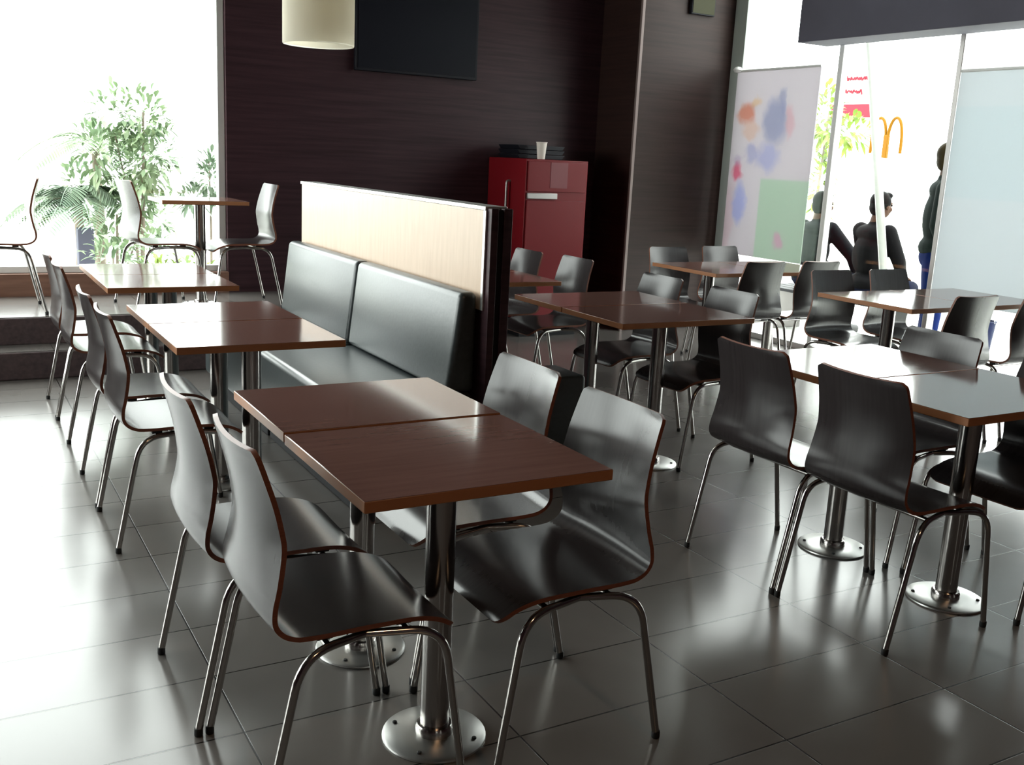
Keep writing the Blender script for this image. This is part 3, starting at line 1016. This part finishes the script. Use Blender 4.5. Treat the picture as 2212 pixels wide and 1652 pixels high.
sb = empty('street_bench', (7.50, 6.75, -0.125), 0, 'dark slatted street bench the two people sit on, outside the glass wall', 'bench')
for x in (-0.19, -0.06, 0.07, 0.20):
    obj('slat', boxes((x - 0.055, x + 0.055, -0.85, 0.85, 0.395, 0.425)), 'plinth', sb, bevel=0.006)
for y in (-0.7, 0.7):
    obj('leg', boxes((-0.2, 0.2, y - 0.03, y + 0.03, 0, 0.395)), 'grey_metal', sb, bevel=0.006)


# ------------------------------------------------------------------ people outside
def ball(bm, c, r, segs=14):
    """ellipsoid, r = (rx, ry, rz)"""
    mat = Matrix.Translation(Vector(c)) @ Matrix.Diagonal((r[0], r[1], r[2], 1))
    bmesh.ops.create_uvsphere(bm, u_segments=segs, v_segments=10, radius=1.0, matrix=mat)


def limb(bm, pts):
    """tapered limb through (point, radius) joints, with round joints"""
    for (p, r) in pts:
        ball(bm, p, (r, r, r))
    for (p, r), (q, s) in zip(pts, pts[1:]):
        tube(bm, [p, Vector(p).lerp(Vector(q), 0.5), q], r, 14, r1=s)


def fused(name, bm, mat, parent, voxel=0.010, it=4):
    o = obj(name, bm, mat, parent)
    r = o.modifiers.new('fuse', 'REMESH')
    r.mode = 'VOXEL'
    r.voxel_size = voxel
    r.use_smooth_shade = True
    sm = o.modifiers.new('soften', 'SMOOTH')
    sm.iterations = it
    sm.factor = 0.5
    return o


def hand(bm, wrist, d, palm_n, thumb_side):
    """palm, four bent fingers and a thumb; d = direction of the fingers, palm_n = towards the palm"""
    d, nrm = Vector(d).normalized(), Vector(palm_n).normalized()
    sd = d.cross(nrm).normalized()
    w = Vector(wrist)
    for t in (-0.025, -0.008, 0.009, 0.026):
        limb(bm, [(w + sd * t * 0.6, 0.016), (w + d * 0.085 + sd * t, 0.013)])
    for t, l in ((-0.031, 0.062), (-0.0105, 0.078), (0.0105, 0.084), (0.031, 0.074)):
        k = w + d * 0.085 + sd * t
        k1 = k + d * l * 0.5 + nrm * 0.008
        k2 = k1 + d * l * 0.32 + nrm * 0.028
        limb(bm, [(k, 0.0098), (k1, 0.009), (k2, 0.0075)])
    s = sd * thumb_side
    b = w + d * 0.025 + s * 0.03
    limb(bm, [(b, 0.014), (b + d * 0.035 + s * 0.03, 0.0115), (b + d * 0.068 + s * 0.035 + nrm * 0.012, 0.0085)])


def head_bm(bm, c, h=0.225):
    """skull, jaw, nose, ears, facing +x; c = head centre"""
    c = Vector(c)
    ball(bm, c + Vector((-0.012, 0, 0.025)), (0.096, 0.076, 0.088), 20)
    ball(bm, c + Vector((0.022, 0, -0.038)), (0.068, 0.060, 0.075), 20)
    ball(bm, c + Vector((0.045, 0, -0.082)), (0.030, 0.034, 0.026))
    limb(bm, [(c + Vector((0.086, 0, 0.008)), 0.010), (c + Vector((0.104, 0, -0.024)), 0.015)])
    for s in (1, -1):
        ball(bm, c + Vector((-0.004, s * 0.078, -0.010)), (0.020, 0.011, 0.031))
        ball(bm, c + Vector((0.070, s * 0.034, 0.020)), (0.018, 0.024, 0.010))
        ball(bm, c + Vector((0.058, s * 0.040, -0.032)), (0.026, 0.024, 0.024))


def face_parts(c, parent):
    for s in (1, -1):
        bm = bmesh.new()
        ball(bm, Vector(c) + Vector((0.081, s * 0.033, 0.004)), (0.010, 0.013, 0.009))
        obj('eye', bm, 'eye', parent, smooth=True)
    bm = bmesh.new()
    ball(bm, Vector(c) + Vector((0.088, 0, -0.060)), (0.009, 0.025, 0.008))
    obj('mouth', bm, 'lips', parent, smooth=True)


def hair_bm(bm, c, full=1.0):
    c = Vector(c)
    ball(bm, c + Vector((-0.026, 0, 0.040)), (0.100, 0.087, 0.092 * full), 20)
    ball(bm, c + Vector((-0.058, 0, -0.015)), (0.062, 0.078, 0.085), 20)
    ball(bm, c + Vector((0.040, 0, 0.090)), (0.050, 0.066, 0.034), 16)
    for s in (1, -1):
        ball(bm, c + Vector((-0.012, s * 0.072, 0.030)), (0.050, 0.018, 0.050))


def seated_person(loc, rz, label, head, jacket, lean=0.05, arm_out=0.0):
    """sits on a 0.45 m seat, hip at the origin, facing +x; z measured from the ground"""
    p = empty('person', loc, rz, label, 'person', 'people beyond the glass wall')
    k = head / 1.255
    hc = Vector((0.06 + lean, 0, 1.135 * k))
    sh = Vector((0.01 + lean, 0, 0.94 * k))
    hip = Vector((0.0, 0, 0.55))
    arms = {}
    for s in (1, -1):
        a0 = sh + Vector((0.0, s * 0.175, -0.015))
        a1 = a0 + Vector((0.11 + 0.14 * (arm_out if s < 0 else 0), s * (0.055 if s > 0 else 0.055 + 0.02 * arm_out), -0.25))
        a2 = Vector((0.36, s * 0.10, 0.645)) if not (arm_out and s < 0) else Vector((0.40, -0.22, 0.64))
        arms[s] = (a0, a1, a2)
    bm = bmesh.new()
    head_bm(bm, hc)
    limb(bm, [(hc + Vector((-0.02, 0, -0.05)), 0.055), (sh + Vector((-0.005, 0, 0.03)), 0.060)])
    ball(bm, sh + Vector((-0.01, 0, -0.03)), (0.090, 0.165, 0.075))
    ball(bm, sh.lerp(hip, 0.45), (0.095, 0.140, 0.19))
    ball(bm, hip, (0.115, 0.160, 0.110))
    for s in (1, -1):
        a0, a1, a2 = arms[s]
        limb(bm, [(a0, 0.050), (a1, 0.040), (a2, 0.027)])
        hand(bm, a2, Vector((0.9, -s * 0.25, -0.25)), (0, 0, -1), 1 if s < 0 else -1)
        limb(bm, [(hip + Vector((0.02, s * 0.09, -0.02)), 0.082), (Vector((0.46, s * 0.12, 0.535)), 0.060), (Vector((0.43, s * 0.12, 0.10)), 0.040)])
        limb(bm, [(Vector((0.42, s * 0.12, 0.05)), 0.040), (Vector((0.52, s * 0.13, 0.035)), 0.033), (Vector((0.60, s * 0.135, 0.025)), 0.024)])
    fused('body', bm, 'skin', p, 0.008, 2)
    face_parts(hc, p)
    bm = bmesh.new()
    hair_bm(bm, hc)
    fused('hair', bm, 'hair', p, 0.009)
    bm = bmesh.new()
    ball(bm, sh + Vector((-0.015, 0, -0.035)), (0.112, 0.195, 0.092), 20)
    ball(bm, sh.lerp(hip, 0.45), (0.132, 0.180, 0.215), 20)
    ball(bm, hip + Vector((0, 0, 0.02)), (0.145, 0.188, 0.10), 20)
    lathe_pts = [(sh + Vector((0.0, 0, 0.02)), 0.075), (sh + Vector((0.012, 0, 0.055)), 0.068)]
    limb(bm, lathe_pts)
    for s in (1, -1):
        a0, a1, a2 = arms[s]
        limb(bm, [(a0, 0.076), (a1, 0.062), (a2 + (a1 - a2) * 0.08, 0.046)])
    fused('jacket', bm, jacket, p, 0.010, 5)
    bm = bmesh.new()
    ball(bm, hip + Vector((0.0, 0, -0.01)), (0.135, 0.178, 0.098), 20)
    for s in (1, -1):
        limb(bm, [(hip + Vector((0.02, s * 0.09, -0.015)), 0.098), (Vector((0.46, s * 0.12, 0.535)), 0.076), (Vector((0.43, s * 0.12, 0.13)), 0.060)])
    fused('trousers', bm, 'jeans', p, 0.010, 4)
    for s in (1, -1):
        bm = bmesh.new()
        limb(bm, [(Vector((0.405, s * 0.12, 0.055)), 0.050), (Vector((0.52, s * 0.13, 0.045)), 0.044), (Vector((0.60, s * 0.135, 0.040)), 0.038)])
        box(bm, 0.37, 0.62, s * 0.128 - 0.042, s * 0.128 + 0.042, 0.0, 0.02)
        fused('shoe', bm, 'rubber', p, 0.009, 2)
    return p


seated_person((7.44, 7.14, -0.125), 0.0, 'person in a dark jacket seated outside, nearest the poster, black hair', 1.385, 'jacket', 0.05, 1.0)
seated_person((7.44, 6.45, -0.125), -0.1, 'person in a dark jacket seated outside, behind the leaning white pole', 1.42, 'jacket2', 0.05)


def standing_person(loc, rz, label):
    p = empty('person', loc, rz, label, 'person', 'people beyond the glass wall')
    hc = Vector((0.03, 0, 1.70))
    sh = Vector((0.0, 0, 1.50))
    hip = Vector((0.0, 0, 0.98))
    arms = {1: (Vector((0, 0.19, 1.47)), Vector((-0.03, 0.27, 1.20)), Vector((0.07, 0.25, 0.97))),
            -1: (Vector((0, -0.19, 1.47)), Vector((-0.03, -0.27, 1.20)), Vector((0.07, -0.25, 0.97)))}
    bm = bmesh.new()
    head_bm(bm, hc)
    limb(bm, [(hc + Vector((-0.02, 0, -0.05)), 0.055), (sh + Vector((0, 0, 0.02)), 0.062)])
    ball(bm, sh + Vector((0, 0, -0.03)), (0.09, 0.175, 0.075))
    ball(bm, Vector((0, 0, 1.25)), (0.10, 0.145, 0.23))
    ball(bm, hip, (0.11, 0.155, 0.13))
    for s in (1, -1):
        a0, a1, a2 = arms[s]
        limb(bm, [(a0, 0.050), (a1, 0.040), (a2, 0.027)])
        hand(bm, a2, Vector((0.2, 0, -1)), (0.3, -s, 0), 1 if s < 0 else -1)
        limb(bm, [(hip + Vector((0, s * 0.09, -0.03)), 0.085), (Vector((0.02, s * 0.10, 0.52)), 0.058), (Vector((0, s * 0.11, 0.08)), 0.040)])
        limb(bm, [(Vector((0, s * 0.11, 0.05)), 0.040), (Vector((0.16, s * 0.13, 0.025)), 0.026)])
    fused('body', bm, 'skin', p, 0.008, 2)
    face_parts(hc, p)
    bm = bmesh.new()
    hair_bm(bm, hc)
    fused('hair', bm, 'hair_brown', p, 0.009)
    bm = bmesh.new()
    ball(bm, sh + Vector((0, 0, -0.04)), (0.115, 0.205, 0.09), 20)
    ball(bm, Vector((0, 0, 1.25)), (0.135, 0.185, 0.26), 20)
    ball(bm, Vector((0, 0, 1.02)), (0.14, 0.190, 0.11), 20)
    limb(bm, [(sh, 0.075), (sh + Vector((0.008, 0, 0.05)), 0.068)])
    for s in (1, -1):
        a0, a1, a2 = arms[s]
        limb(bm, [(a0, 0.077), (a1, 0.064), (a2 + (a1 - a2) * 0.08, 0.048)])
    fused('jacket', bm, 'jacket_green', p, 0.010, 5)
    bm = bmesh.new()
    ball(bm, Vector((0, 0, 0.95)), (0.128, 0.175, 0.12), 20)
    for s in (1, -1):
        limb(bm, [(hip + Vector((0, s * 0.09, -0.03)), 0.100), (Vector((0.02, s * 0.10, 0.52)), 0.075), (Vector((0, s * 0.11, 0.09)), 0.062)])
    fused('trousers', bm, 'jeans_blue', p, 0.010, 4)
    for s in (1, -1):
        bm = bmesh.new()
        limb(bm, [(Vector((-0.03, s * 0.11, 0.055)), 0.050), (Vector((0.08, s * 0.12, 0.045)), 0.044), (Vector((0.17, s * 0.13, 0.040)), 0.038)])
        box(bm, -0.07, 0.20, s * 0.12 - 0.042, s * 0.12 + 0.042, 0.0, 0.02)
        fused('shoe', bm, 'rubber', p, 0.009, 2)
    return p


standing_person((6.86, 5.27, -0.125), -0.85, 'person in a grey-green jacket and blue jeans standing behind the frosted panel edge')
